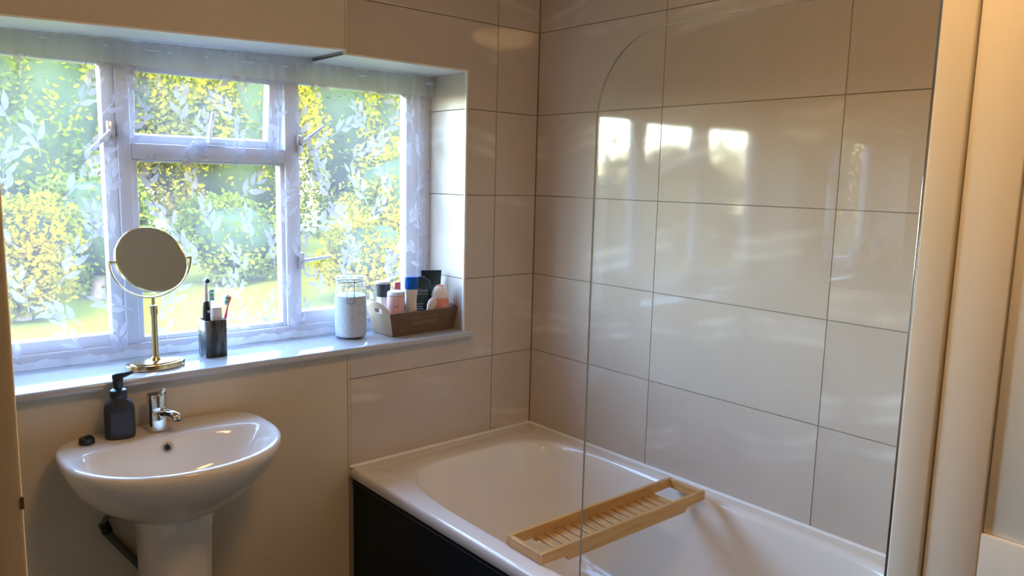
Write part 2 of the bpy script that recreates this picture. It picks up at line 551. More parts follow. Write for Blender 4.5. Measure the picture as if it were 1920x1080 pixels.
def sash(name, x0, x1, z0, z1, gx0, gx1, gz0, gz1, y0, parent, dep=.045):
    """a casement: stiles, rails and a pane"""
    t = new_obj(name, None, parent)
    bar('stile', x0, gx0, z0, z1, y0, y0 + dep, t, .005)
    bar('stile', gx1, x1, z0, z1, y0, y0 + dep, t, .005)
    bar('rail', gx0, gx1, z0, gz0, y0, y0 + dep, t, .005)
    bar('rail', gx0, gx1, gz1, z1, y0, y0 + dep, t, .005)
    bm = B(); box(bm, (gx0 - .006, y0 + .02, gz0 - .006), (gx1 + .006, y0 + .024, gz1 + .006))
    fin(bm, 'pane', M['pane'], t, smooth=0)
    return t
sash('sash', WX0 + .045, -1.408, 1.010, 1.846, -1.856, -1.443, 1.047, 1.809, FY + .012, win)
sash('sash', -.868, WX1 - .045, 1.010, 1.846, -.8505, -.434, 1.056, 1.812, FY + .012, win)
# fixed centre pane
bm = B(); box(bm, (-1.372, FY + .03, 1.012), (-.908, FY + .034, 1.553))
fin(bm, 'pane', M['pane'], win, smooth=0)
for a in ((-1.372, -1.355, 1.012, 1.553), (-.921, -.908, 1.012, 1.553), (-1.355, -.921, 1.012, 1.027), (-1.355, -.921, 1.545, 1.553)):
    bar('glazing_bead', *a, FY + .012, FY + .05, win, .003)
# top light hung at its head, pushed open
tl = new_obj('top_light', None, win, (0, FY + .015, 1.842), (R(7.5), 0, 0))
def tbar(name, x0, x1, z0, z1):
    bm = B(); box(bm, (x0, 0, z0), (x1, .045, z1), .005, 2); fin(bm, name, M['frame'], tl)
H0 = 1.842
tbar('stile', -1.372, -1.349, 1.592 - H0, 0)
tbar('stile', -.948, -.912, 1.592 - H0, 0)
tbar('rail', -1.349, -.948, -.042, 0)
tbar('rail', -1.349, -.948, 1.592 - H0, 1.622 - H0)
bm = B(); box(bm, (-1.355, .02, 1.616 - H0), (-.942, .024, -.036)); fin(bm, 'pane', M['pane'], tl, smooth=0)
def lever(name, p, q, th=.010):
    """window handle: a mounting block and a tapering lever"""
    t = new_obj(name, None, win)
    bm = B(); box(bm, (p[0] - .010, FY - .012, p[1] - .028), (p[0] + .010, FY + .012, p[1] + .028), .003, 2)
    fin(bm, 'mount', M['alu'], t)
    y = FY - .014
    bm = B(); tube(bm, [(p[0], y, p[1]), (p[0] * .6 + q[0] * .4, y - .003, p[1] * .6 + q[1] * .4), (q[0], y - .001, q[1])], [th * .75, th * .62, th * .5], 10)
    fin(bm, 'lever', M['alu'], t)
lever('window_handle', (-1.425, 1.628), (-1.487, 1.566))
lever('window_handle', (-.860, 1.618), (-.778, 1.680))
lever('window_handle', (-.860, 1.232), (-.757, 1.242))
t = new_obj('window_stay', None, win)
bm = B(); box(bm, (-1.20, FY - .006, 1.600), (-1.10, FY + .016, 1.610), .002, 1); fin(bm, 'stay_plate', M['alu'], t)
bm = B(); tube(bm, [(-1.152, FY - .004, 1.606), (-1.147, FY + .0, 1.65), (-1.135, FY - .004, 1.70)], [.007, .006, .008], 8); fin(bm, 'stay_arm', M['alu'], t)

# ------------------------------------------------------------------ net curtain with woven leaf sprigs
random.seed(4)
CY = .192
def cwave(x, z):
    k = .35 + .65 * (z - SILL) / .9
    return CY + .0045 * k * math.sin(x * 47) + .003 * math.sin(x * 19 + 1.3) + .0015 * math.sin(x * 113 + z * 3)
curtain = thing('net_curtain', 'sheer white net curtain with pale leaf sprigs across the window', 'curtain', (0, 0, 0))
CX0, CX1, CZ0, CZ1 = WX0 + .012, WX1 - .012, SILL + .006, HEAD - .028
bm = B()
nx, nz = 260, 10
g = [[bm.verts.new((CX0 + (CX1 - CX0) * i / nx, cwave(CX0 + (CX1 - CX0) * i / nx, CZ0 + (CZ1 - CZ0) * j / nz), CZ0 + (CZ1 - CZ0) * j / nz + (.002 * math.sin(i * .35) if j == 0 else 0))) for j in range(nz + 1)] for i in range(nx + 1)]
for i in range(nx):
    for j in range(nz):
        bm.faces.new((g[i][j], g[i + 1][j], g[i + 1][j + 1], g[i][j + 1]))
fin(bm, 'voile', M['voile'], curtain, smooth=80, recalc=False)
def strip(name, z0, z1, off, m, fr=90, amp=.003):
    bm = B()
    n = 360
    a = []
    for i in range(n + 1):
        x = CX0 + (CX1 - CX0) * i / n
        y = cwave(x, (z0 + z1) / 2) + off + amp * math.sin(x * fr) * math.sin(x * 31)
        zt = z1 + .003 * math.sin(x * 61) + .002 * math.sin(x * 173)
        a.append((bm.verts.new((x, y, z0)), bm.verts.new((x, y - .002, (z0 + z1) / 2)), bm.verts.new((x, y, zt))))
    for p, q in zip(a, a[1:]):
        bm.faces.new((p[0], q[0], q[1], p[1])); bm.faces.new((p[1], q[1], q[2], p[2]))
    fin(bm, name, m, curtain, smooth=80, recalc=False)
strip('header_pocket', CZ1 - .050, CZ1 + .004, -.006, M['voile2'], 150, .004)
strip('header_frill', CZ1 - .012, CZ1 + .016, -.002, M['voile2'], 210, .004)
strip('hem', CZ0, CZ0 + .022, -.003, M['voile2'], 40, .001)
bm = B(); tube(bm, [(CX0 - .01, CY, CZ1 - .004), (CX1 + .01, CY, CZ1 - .004)], .003, 8); fin(bm, 'curtain_wire', M['white'], curtain)

def leaf2d(px, py, ang, ln, wd, bend):
    """outline of one pointed leaf"""
    o = []
    K = 7
    for s in (1, -1):
        rng = range(K + 1) if s == 1 else range(K - 1, 0, -1)
        for k in rng:
            t = k / K
            w = wd * math.sin(math.pi * t ** .8) * (1 - .15 * t)
            a = ang + bend * t
            x = px + ln * t * math.cos(a) - s * w * math.sin(a)
            y = py + ln * t * math.sin(a) + s * w * math.cos(a)
            o.append((x, y))
    return o
def sprig(cx, cz, ang, ln, nl):
    bm = B()
    polys = []
    curve = random.uniform(-.7, .7)
    K = 14
    stem = []
    x, z, a = cx, cz, ang
    for k in range(K + 1):
        stem.append((x, z, a))
        x += ln / K * math.cos(a); z += ln / K * math.sin(a); a += curve / K
    L_, R_ = [], []
    for i, (x, z, a) in enumerate(stem):
        w = .0014 * (1.2 - i / K)
        L_.append((x - w * math.sin(a), z + w * math.cos(a))); R_.append((x + w * math.sin(a), z - w * math.cos(a)))
    for i in range(K):
        polys.append([L_[i], R_[i], R_[i + 1], L_[i + 1]])
    s = random.choice((1, -1))
    for p in range(nl):
        k = int(3 + (K - 3) * (p + .3) / nl)
        x, z, a = stem[min(K, k)]
        l_ = random.uniform(.038, .054) * (1.08 - .25 * p / nl)
        d = a + s * random.uniform(.55, .85)
        # short stalk, then the blade
        px_, pz_ = x + .004 * math.cos(d), z + .004 * math.sin(d)
        polys.append([(x - .0006 * math.sin(d), z + .0006 * math.cos(d)), (x + .0006 * math.sin(d), z - .0006 * math.cos(d)), (px_ + .0006 * math.sin(d), pz_ - .0006 * math.cos(d)), (px_ - .0006 * math.sin(d), pz_ + .0006 * math.cos(d))])
        polys.append(leaf2d(px_, pz_, d, l_, l_ * random.uniform(.16, .205), -s * random.uniform(.0, .45)))
        s = -s
    x, z, a = stem[-1]
    polys.append(leaf2d(x, z, a, random.uniform(.032, .042), .0068, random.uniform(-.25, .25)))
    ok = False
    for pl in polys:
        if any(not (CX0 < px < CX1 and CZ0 < pz < CZ1 - .03) for px, pz in pl):
            continue
        vs = [bm.verts.new((px, cwave(px, pz) - .0022, pz)) for px, pz in pl]
        try:
            bm.faces.new(vs); ok = True
        except ValueError:
            pass
    if ok:
        fin(bm, 'leaf_sprig', M['motif'], curtain, smooth=80, recalc=False)
    else:
        bm.free()
gx, gz = 14, 8
for i in range(gx):
    for j in range(gz):
        px = CX0 + (CX1 - CX0) * (i + .5 + random.uniform(-.3, .3) + .3 * (j % 2)) / gx
        pz = CZ0 + (CZ1 - CZ0) * (j + .15 + random.uniform(-.3, .3)) / gz
        sprig(px, pz, R(90 + random.choice((-50, -25, -8, 8, 25, 45)) + random.uniform(-12, 12)), random.uniform(.090, .140), random.choice((4, 5, 5, 6)))

# ------------------------------------------------------------------ bath
bath = thing('bathtub', 'white built-in bath with navy side panel under the tiled corner', 'bathtub', (0, 0, 0))
BX0, BX1, BY0, BY1 = -.80, -.001, -1.714, -.001
bcx, bcy = -.393, -.862
def rect_pt(t, x0, x1, y0, y1):
    c, s = math.cos(t), math.sin(t)
    k = []
    if c > 1e-9: k.append((x1 - bcx) / c)
    if c < -1e-9: k.append((x0 - bcx) / c)
    if s > 1e-9: k.append((y1 - bcy) / s)
    if s < -1e-9: k.append((y0 - bcy) / s)
    k = min(k)
    return bcx + k * c, bcy + k * s
A = [2 * math.pi * i / 160 for i in range(160)]
for x in (BX0, BX1):
    for y in (BY0, BY1):
        A.append(math.atan2(y - bcy, x - bcx) % (2 * math.pi))
A = sorted(A)
def rrect(z, ins): return [(*rect_pt(t, BX0 + ins, BX1 - ins * .2, BY0 + ins * .2, BY1 - ins * .2), z) for t in A]
def se(a, b, n, z, dy=0, dx=0):
    o = []
    for t in A:
        c, s = math.cos(t), math.sin(t)
        k = ((abs(c) / a) ** n + (abs(s) / b) ** n) ** (-1 / n)
        o.append((bcx + dx + k * c, bcy + dy + k * s, z))
    return o
bm = B()
prof = [rrect(RIM - .038, .004), rrect(RIM - .034, 0), rrect(RIM - .010, 0), rrect(RIM - .004, .002), rrect(RIM - .0008, .006), rrect(RIM, .012)]
prof += [se(.352, .744, 5.2, RIM, 0), se(.345, .737, 5.1, RIM - .002), se(.339, .731, 5, RIM - .008), se(.334, .725, 5, RIM - .020), se(.328, .712, 4.6, RIM - .08),
         se(.315, .685, 4.2, RIM - .18), se(.298, .645, 3.8, RIM - .28), se(.278, .60, 3.5, RIM - .35), se(.235, .54, 3.2, RIM - .39), se(.15, .42, 2.8, RIM - .402), se(.04, .1, 2, RIM - .404)]
rings(bm, prof, False, True)
fin(bm, 'tub', M['acrylic'], bath, smooth=50)
bm = B(); box(bm, (-.790, -1.714, .0), (-.772, -.003, RIM - .040), .001, 1); pn = fin(bm, 'bath_panel', M['navy'], bath)
bm = B(); box(bm, (-.7925, -1.714, RIM - .054), (-.7895, -.003, RIM - .0515)); fin(bm, 'panel_bead', mat('panel_bead_grey', (.06, .07, .09), .3), pn, smooth=0)
def bead(name, a, b, nx_, ny_):
    bm = B(); h = .007
    pa = [Vector(a), Vector(b)]
    rs = []
    for p in pa:
        rs.append([p, p + Vector((nx_ * h, ny_ * h, 0)), p + Vector((nx_ * h * .4, ny_ * h * .4, h * .5)), p + Vector((0, 0, h))])
    rings(bm, rs, True, True)
    fin(bm, name, M['seal'], bath, smooth=0)
bead('sealant_bead', (-.0005, -.001, RIM - .0005), (-.0005, -1.714, RIM - .0005), -1, 0)
bead('sealant_bead', (-.80, -.0005, RIM - .0005), (-.001, -.0005, RIM - .0005), 0, -1)
bm = B(); lathe(bm, [(.034, 0), (.036, .003), (.030, .006), (.012, .007)], 28); fin(bm, 'waste_plate', M['chrome'], bath, (bcx, bcy, RIM - .403))

# ------------------------------------------------------------------ glass bath screen
scr = thing('bath_screen', 'clear glass bath screen with rounded top corner and chrome wall channel', 'shower screen', (-.776, 0, 0))
GY0, GY1, GZ0, GZ1, GR = -1.7076, -1.035, RIM + .014, 1.823, .175
out = [(GY0, GZ0), (GY1, GZ0)] + [(GY1 - GR + GR * math.cos(R(a)), GZ1 - GR + GR * math.sin(R(a))) for a in range(0, 91, 5)] + [(GY0, GZ1)]
bm = B(); prism(bm, out, -.003, .003, to3=lambda u, v, t: (t, u, v))
for f in bm.faces:
    f.material_index = 0 if len(f.verts) > 4 else 1
go = fin(bm, 'glass_panel', [M['screen'], M['screen_edge']], scr, smooth=0)
bm = B(); box(bm, (-.008, -1.7155, RIM + .001), (.008, -1.7075, GZ1 + .004), .0015, 2); fin(bm, 'wall_channel', M['chrome'], scr)
bm = B(); box(bm, (-.005, GY0, RIM + .001), (.005, GY1, GZ0 + .002), .001, 1); fin(bm, 'seal_strip', mat('seal_strip_clear', (.6, .6, .58), .3), scr)

# ------------------------------------------------------------------ bamboo bath tray
tray = thing('bath_tray', 'slatted bamboo bath tray lying across the tub', 'bath tray', (-.412, -.815, RIM), R(-1.2))
TL, TWd, TH = .335, .070, .030
def rail(y0, y1):
    o = [(-TL, .0015), (-TL + .085, .0015), (-TL + .095, -.014), (TL - .095, -.014), (TL - .085, .0015), (TL, .0015), (TL, TH), (-TL, TH)]
    bm = B(); prism(bm, o, y0, y1)
    bmesh.ops.bevel(bm, geom=bm.edges[:], offset=.0012, segments=1, affect='EDGES')
    fin(bm, 'side_rail', M['bamboo'], tray)
rail(-TWd, -TWd + .013); rail(TWd - .013, TWd)
for s in (-1, 1):
    bm = B(); x0, x1 = sorted((s * TL * .9999, s * (TL - .013)))
    box(bm, (x0, -TWd + .013, .002), (x1, TWd - .013, TH - .001), .0012, 1); fin(bm, 'end_rail', M['bamboo_s'], tray)
nsl = 15
for i in range(nsl):
    x = -.232 + .464 * i / (nsl - 1)
    bm = B(); box(bm, (-.0112, -TWd + .0128, -.004), (.0112, TWd - .0128, .003), .001, 1)
    fin(bm, 'slat', M['bamboo_s'], tray, (x, 0, 0))

# ------------------------------------------------------------------ basin on pedestal
BZ = .83
basin = thing('pedestal_basin', 'white pedestal washbasin below the window sill', 'washbasin', (-1.404, 0, 0))
NB = 96
def dshape(hw, yb, yf, yc, z, nf=2.15, nb=4.2):
    o = []
    for i in range(NB):
        t = 2 * math.pi * i / NB
        c, s = math.cos(t), math.sin(t)
        if s >= 0:
            x = hw * math.copysign(abs(c) ** (2 / nb), c); y = yc + (yb - yc) * abs(s) ** (2 / nb)
        else:
            x = hw * math.copysign(abs(c) ** (2 / nf), c); y = yc + (yf - yc) * abs(s) ** (2 / nf)
        o.append((x, y, z))
    return o
bm = B()
rs = [dshape(.092, -.03, -.245, -.12, BZ - .195, 2.2, 3.5), dshape(.13, -.012, -.285, -.13, BZ - .180, 2.1, 3.5), dshape(.175, -.006, -.33, -.145, BZ - .150, 2.1, 3.8), dshape(.215, -.003, -.375, -.16, BZ - .112, 2.1, 4), dshape(.242, -.002, -.408, -.17, BZ - .072, 2.1, 4), dshape(.256, -.002, -.430, -.178, BZ - .035, 2.1, 4.2), dshape(.260, -.002, -.438, -.18, BZ - .014, 2.1, 4.2),
      dshape(.259, -.002, -.437, -.18, BZ - .004, 2.1, 4.2), dshape(.254, -.003, -.432, -.18, BZ + .001, 2.1, 4.2), dshape(.246, -.006, -.424, -.18, BZ + .002, 2.1, 4.2)]
rs += [dshape(.234, -.118, -.413, -.205, BZ - .001, 2.15, 3.2), dshape(.228, -.124, -.408, -.207, BZ - .005, 2.15, 3), dshape(.219, -.131, -.401, -.21, BZ - .016, 2.15, 2.9), dshape(.198, -.141, -.385, -.215, BZ - .045, 2.1, 2.7), dshape(.168, -.154, -.360, -.22, BZ - .085, 2.1, 2.5), dshape(.125, -.172, -.325, -.225, BZ - .115, 2, 2.3), dshape(.07, -.20, -.28, -.235, BZ - .128, 2, 2), dshape(.02, -.225, -.25, -.238, BZ - .131, 2, 2)]
rings(bm, rs, False, True)
fin(bm, 'bowl', M['ceramic'], basin, smooth=60)
bm = B()
def ped(hw, yf, z): return [(x + .006, y, z_) for x, y, z_ in dshape(hw * .96, -.035, yf, -.12, z, 2.4, 4)]
rings(bm, [ped(.108, -.262, 0), ped(.108, -.262, .02), ped(.092, -.240, .06), ped(.086, -.232, .2), ped(.088, -.232, .45), ped(.092, -.240, .58), ped(.096, -.250, .640), ped(.085, -.235, .652)], True, True)
fin(bm, 'pedestal', M['ceramic'], basin, smooth=60)
bm = B()
rings(bm, [circ(r, z, 28) for r, z in ((.0075, -.004), (.0075, .0015), (.009, .003), (.0125, .003), (.0135, .0015), (.0135, 0))])
ov = fin(bm, 'overflow_ring', M['chrome'], basin, (-.008, -.1395, BZ - .028), (R(72), 0, 0))
bm = B(); lathe(bm, [(.0078, 0), (.0078, .001)], 24); fin(bm, 'overflow_hole', M['black'], ov, (0, 0, -.0005))
bm = B(); lathe(bm, [(.022, 0), (.024, .002), (.019, .004), (.006, .005)], 28); fin(bm, 'waste_ring', M['chrome'], basin, (0, -.237, BZ - .132))

# monobloc tap
tap = thing('basin_tap', 'chrome mixer tap standing on the washbasin', 'tap', (-1.413, -.066, BZ + .002), R(24))
bm = B(); lathe(bm, [(.0245, 0), (.0252, .003), (.0252, .052), (.0240, .054), (.0240, .056), (.0250, .058)], 36); fin(bm, 'body', M['chrome'], tap)
hd = new_obj('handle', None, tap)
bm = B(); lathe(bm, [(.0250, .0585), (.0250, .096), (.0235, .099), (.010, .100)], 36); fin(bm, 'handle_barrel', M['chrome'], hd)
bm = B(); tube(bm, smooth_path([(0, -.012, .094), (0, -.016, .103), (0, -.022, .110), (0, -.030, .114)]), [.0055] * 25, 12); fin(bm, 'lever', M['chrome'], hd)
bm = B(); tube(bm, smooth_path([(0, -.015, .046), (0, -.038, .050), (0, -.058, .050), (0, -.070, .046), (0, -.073, .038)]), [.0125] * 10 + [.0118] * 15 + [.0118] * 8, 18); sp = fin(bm, 'spout', M['chrome'], tap)
bm = B(); lathe(bm, [(.0100, 0), (.0100, .003)], 24); fin(bm, 'aerator', M['black'], sp, (0, -.0733, .0362))

# waste hose under the basin
hose = thing('waste_hose', 'dark flexible waste hose beside the basin pedestal', 'hose', (0, 0, 0))
hp = smooth_path([(x + .011, -.019, z - .018) for x, y, z in [(-1.515, -.06, .668), (-1.536, -.06, .632), (-1.556, -.06, .607), (-1.553, -.06, .583), (-1.532, -.06, .545), (-1.470, -.065, .450), (-1.44, -.06, .39), (-1.42, -.03, .33)]], 10)
bm = B(); tube(bm, hp, [.007 if i < 22 else .0105 for i in range(len(hp))], 14); ho = fin(bm, 'pipe', M['hose'], hose)
bm = B()
c0, c1 = hp[22], hp[34]
for k in range(5):
    c = c0.lerp(c1, k / 5); d = (c1 - c0).normalized() * .003
    tube(bm, [c - d, c - d * .5, c + d * .5, c + d], [.0105, .0135, .0135, .0105], 16)
fin(bm, 'coupling_nut', M['black'], hose)

# black foam soap pump
pump = thing('soap_pump', 'black foaming soap pump bottle on the washbasin deck', 'soap dispenser', (-1.507, -.072, BZ + .0015), R(-14))
bm = B()
rings(bm, [supere(a, b, 2.4, z, 40) for a, b, z in ((.032, .020, 0), (.0355, .023, .003), (.0365, .024, .012), (.0362, .024, .05), (.0358, .024, .078), (.033, .0225, .090), (.026, .0195, .099), (.0185, .0175, .105), (.0175, .0170, .108))], True, True)
fin(bm, 'bottle', M['blackmatt'], pump, smooth=50)
bm = B(); prism(bm, [(-.02, .018), (.02, .018), (.02, .072), (-.02, .072)], -.0243, -.0236); fin(bm, 'label_print', mat('print_dim', (.035, .032, .042), .6), pump, smooth=0)
bm = B(); lathe(bm, [(.0195, .106), (.0208, .108), (.0208, .121), (.0188, .127), (.0125, .1305), (.0105, .131)], 32); fin(bm, 'collar', M['black'], pump)
bm = B(); lathe(bm, [(.0105, .130), (.0125, .150), (.0138, .160), (.012, .1635), (.003, .1645)], 28); fin(bm, 'pump_neck', M['black'], pump)
bm = B(); tube(bm, [(-.012, 0, .160), (.0, 0, .1625), (.018, 0, .1655), (.034, 0, .170), (.037, 0, .170)], [.008, .0088, .0065, .0042, .0038], 14); fin(bm, 'nozzle', M['black'], pump)
# its loose cap
capo = thing('bottle_cap', 'small black round cap left of the soap pump', 'cap', (-1.586, -.074, BZ + .0015))
bm = B(); lathe(bm, [(.0170, 0), (.0185, .002), (.0180, .013), (.016, .0155), (.004, .0155)], 28); fin(bm, 'cap_body', M['black'], capo)
bm = B(); tube(bm, [(-.004, 0, .0155), (.004, -.002, .019), (.012, -.002, .0165)], [.004, .0045, .003], 10); fin(bm, 'cap_tab', M['black'], capo)

# ------------------------------------------------------------------ brass vanity mirror on the sill
vm = thing('vanity_mirror', 'round brass tilting vanity mirror standing on the window sill', 'mirror', (-1.376, .062, SILL), R(6))
bm = B()
rings(bm, [circ(.080 * k, z, 48, 0, 0, .050 * k) for k, z in ((.97, 0), (1, .002), (1, .0135), (.975, .016), (.86, .0168))], True, False)
rings(bm, [circ(.080 * k, z, 48, 0, 0, .050 * k) for k, z in ((.86, .0168), (.84, .0195), (.78, .0205), (.25, .0215))], False, True)
fin(bm, 'base', M['gold'], vm)
bm = B(); lathe(bm, [(.016, .020), (.014, .024), (.0105, .030), (.0092, .034), (.0092, .150), (.0115, .151), (.0115, .177), (.0095, .1785), (.0055, .179), (.0050, .200)], 24); fin(bm, 'stem', M['gold'], vm)
mz, MR = .304, .110
bm = B(); tube(bm, [(MR * math.cos(R(a)), 0, mz + .004 + (MR - .002) * math.sin(R(a))) for a in range(180, 361, 5)], .0026, 10); fin(bm, 'yoke', M['gold'], vm)
hdm = new_obj('mirror_head', None, vm, (0, 0, mz), (R(-26), 0, R(4)))
bm = B(); rings(bm, [[(x, z, y) for x, y, z in circ(r, t, 64)] for r, t in ((.0925, -.0060), (.0950, -.0070), (.0965, -.005), (.0965, .005), (.0950, .0070), (.0925, .0060))]); fin(bm, 'rim', M['gold'], hdm)
for nm, s in (('mirror_glass', -1), ('mirror_glass', 1)):
    bm = B(); rings(bm, [[(x, z, y) for x, y, z in circ(r, s * t, 64)] for r, t in ((.0940, .0030), (.0940, .0055))], True, True); fin(bm, nm, M['mirror'], hdm)
for s in (-1, 1):
    bm = B(); tube(bm, [(s * .093, 0, 0), (s * .104, 0, 0), (s * .1045, 0, 0), (s * .114, 0, 0)], [.0035, .0035, .0052, .0052], 14); fin(bm, 'pivot_knob', M['gold'], hdm)

# ------------------------------------------------------------------ toothbrush beaker and what stands in it
CUP = Vector((-1.197, .115, SILL))
cup = thing('toothbrush_beaker', 'square dark marbled toothbrush beaker on the sill', 'tumbler', CUP, R(3))
bm = B()
h = .112
rings(bm, [supere(.032, .032, 7, 0, 48), supere(.0335, .0335, 7, .002, 48), supere(.0335, .0335, 7, h - .001, 48), supere(.0325, .0325, 7, h, 48), supere(.0295, .0295, 6, h, 48), supere(.029, .029, 6, h - .002, 48), supere(.028, .028, 6, .012, 48)], True, True)
fin(bm, 'beaker_body', M['marblecup'], cup, smooth=50)

eb = thing('electric_toothbrush', 'electric toothbrush with black handle and white head in beaker', 'toothbrush', CUP + Vector((-.014, .004, .0125)))
bm = B(); rings(bm, [circ(r, z, 24) for r, z in ((.0095, 0), (.0115, .004), (.0118, .10), (.0112, .135), (.0085, .151), (.0055, .154))], True, True); hnd = fin(bm, 'handle', M['blackmatt'], eb)
bm = B(); lathe(bm, [(.0038, 0), (.0038, .0025)], 16); fin(bm, 'power_button', M['white'], hnd, (.002, -.0105, .124), (R(90), 0, 0))
bm = B(); tube(bm, [(0, 0, .153), (0, 0, .158), (0, -.001, .19), (0, -.003, .213)], [.0055, .0060, .0045, .0040], 16); fin(bm, 'brush_neck', M['offwhite'], eb)
bm = B(); lathe(bm, [(.0072, 0), (.0078, .001), (.0078, .006), (.0065, .0075)], 22); fin(bm, 'brush_disc', M['white'], eb, (0, -.002, .216), (R(90), 0, 0))
bm = B(); lathe(bm, [(.0062, 0), (.0062, .008)], 18); fin(bm, 'bristles', M['slate'], eb, (0, -.0085, .216), (R(90), 0, 0))

def brush(name, label, base, top, m, bm_, back):
    t = thing(name, label, 'toothbrush', base)
    d = Vector(top) - Vector(base)
    pts = smooth_path([Vector((0, 0, 0)), d * .35 + Vector((.003, 0, 0)), d * .72, d], 8)
    bm = B(); n = len(pts)
    tube(bm, pts, [.0045 if i < n * .6 else .0045 - .0018 * math.sin(math.pi * (i / n - .6) / .28) if i < n * .88 else .0048 for i in range(n)], 12); fin(bm, 'handle', m, t)
    for k in range(5):
        c = d * (.86 + .034 * k)
        bm = B(); tube(bm, [c + Vector(back) * .003, c + Vector(back) * (.013 + .001 * (k % 2))], [.0040, .0046], 8); fin(bm, 'bristle_tuft', bm_[k % len(bm_)], t)
brush('toothbrush', 'white toothbrush with green bristles in the middle of the beaker', CUP + Vector((.0, .006, .0125)), CUP + Vector((-.002, .010, .197)), M['offwhite'], [M['green'], M['bristle']], (.75, -.65, 0))
brush('toothbrush', 'coral pink toothbrush leaning right out of the beaker', CUP + Vector((.012, .0, .0125)), CUP + Vector((.054, -.004, .176)), M['pinkbrush'], [M['bristle'], M['green']], (-.95, -.1, .3))
tp = thing('toothpaste_tube', 'white flip-cap tube standing cap up in the beaker', 'tube', CUP + Vector((.008, -.011, .0125)))
bm = B(); rings(bm, [supere(a, b, 3, z, 28) for a, b, z in ((.010, .008, 0), (.014, .010, .05), (.015, .0115, .094))], True, True); fin(bm, 'tube_body', M['white'], tp)
bm = B(); rings(bm, [supere(a, b, 3.4, z, 28) for a, b, z in ((.0160, .0125, .095), (.0165, .013, .097), (.0165, .013, .132), (.0155, .012, .136), (.009, .007, .137))], True, True); fin(bm, 'flip_cap', M['white'], tp)

# ------------------------------------------------------------------ clip-top jar
jar = thing('clip_top_jar', 'clip-top glass jar filled with white bath salts', 'jar', (-.728, .122, SILL))
jar.scale = (1, 1, 1.09)
JP = [(.046, 0), (.052, .004), (.0545, .016), (.0552, .04), (.0552, .125), (.055, .142), (.049, .156), (.0455, .164), (.0455, .168), (.049, .170), (.0495, .176), (.0455, .178)]
bm = B(); rings(bm, [circ(r, z, 40) for r, z in JP], True, False); fin(bm, 'glass_body', M['jar'], jar)
bm = B(); lathe(bm, [(.044, .004), (.051, .008), (.0525, .02), (.0530, .04), (.0530, .122), (.051, .133), (.035, .137), (.012, .139)], 36); fin(bm, 'bath_salts', M['salts'], jar)
bm = B(); rings(bm, [circ(r, z, 40) for r, z in ((.045, .180), (.0500, .181), (.0505, .188), (.047, .194), (.036, .1975), (.01, .198))], True, True); fin(bm, 'glass_lid', M['jar'], jar)
bm = B(); rings(bm, [circ(r, z, 40) for r, z in ((.046, .1775), (.0475, .1775), (.0475, .1805), (.046, .1805))]); fin(bm, 'rubber_seal', mat('seal_grey', (.5, .5, .52), .5), jar)
wire = new_obj('wire_clip', None, jar, (0, 0, 0), (0, 0, R(-118)))
def ringw(r, z): return [(r * math.cos(R(a)), r * math.sin(R(a)), z) for a in range(0, 361, 10)]
bm = B(); tube(bm, ringw(.047, .166), .0011, 6); fin(bm, 'neck_wire', M['wire'], wire)
bm = B(); tube(bm, ringw(.0512, .1885), .0011, 6); fin(bm, 'lid_wire', M['wire'], wire)
bm = B(); tube(bm, smooth_path([(.0515, -.012, .189), (.0535, -.012, .170), (.0565, -.0125, .160), (.0600, -.011, .150), (.0605, -.011, .118), (.0605, .011, .118), (.0600, .011, .150), (.0565, .0125, .160), (.0535, .012, .170), (.0515, .012, .189)], 4), .0012, 6); fin(bm, 'lever_wire', M['wire'], wire)

# ------------------------------------------------------------------ gift crate and toiletries
CR = Vector((-.486, .100, SILL))
crate = thing('gift_crate', 'brown card crate with handle holes holding toiletries on the sill', 'crate', CR, R(2.5))
L0, L1, W0, W1, CH, CT = .131, .150, .058, .070, .082, .004
def cpt(l, w, z):
    k = z / CH
    return (l * (L0 + (L1 - L0) * k), w * (W0 + (W1 - W0) * k), z)
def panel(name, pts, off, m, holes=()):
    """a leaning card panel: outline points are 3D in one plane, off is the thickness vector"""
    bm = B()
    base = [Vector(p) for p in pts]
    e1 = (base[1] - base[0]).normalized()
    nrm = (base[1] - base[0]).cross(base[-1] - base[0]).normalized()
    e2 = nrm.cross(e1)
    o2 = [((p - base[0]).dot(e1), (p - base[0]).dot(e2)) for p in base]
    h2 = [[((Vector(p) - base[0]).dot(e1), (Vector(p) - base[0]).dot(e2)) for p in h] for h in holes]
    sgn = 1 if nrm.dot(Vector(off)) > 0 else -1
    prism(bm, o2, 0, sgn * Vector(off).length, h2, to3=lambda u, v, t: base[0] + e1 * u + e2 * v + nrm * t)
    return fin(bm, name, m, crate, smooth=0)
bm = B(); box(bm, (-L0, -W0, .001), (L0, W0, .005)); fin(bm, 'crate_bottom', M['crate'], crate, smooth=0)
front = panel('front_panel', [cpt(-1, -1, .001), cpt(1, -1, .001), cpt(1, -1, CH), cpt(-1, -1, CH)], (0, CT, 0), M['crate'])
panel('rear_panel', [cpt(-1, 1, .001), cpt(1, 1, .001), cpt(1, 1, CH), cpt(-1, 1, CH)], (0, -CT, 0), M['crate'])
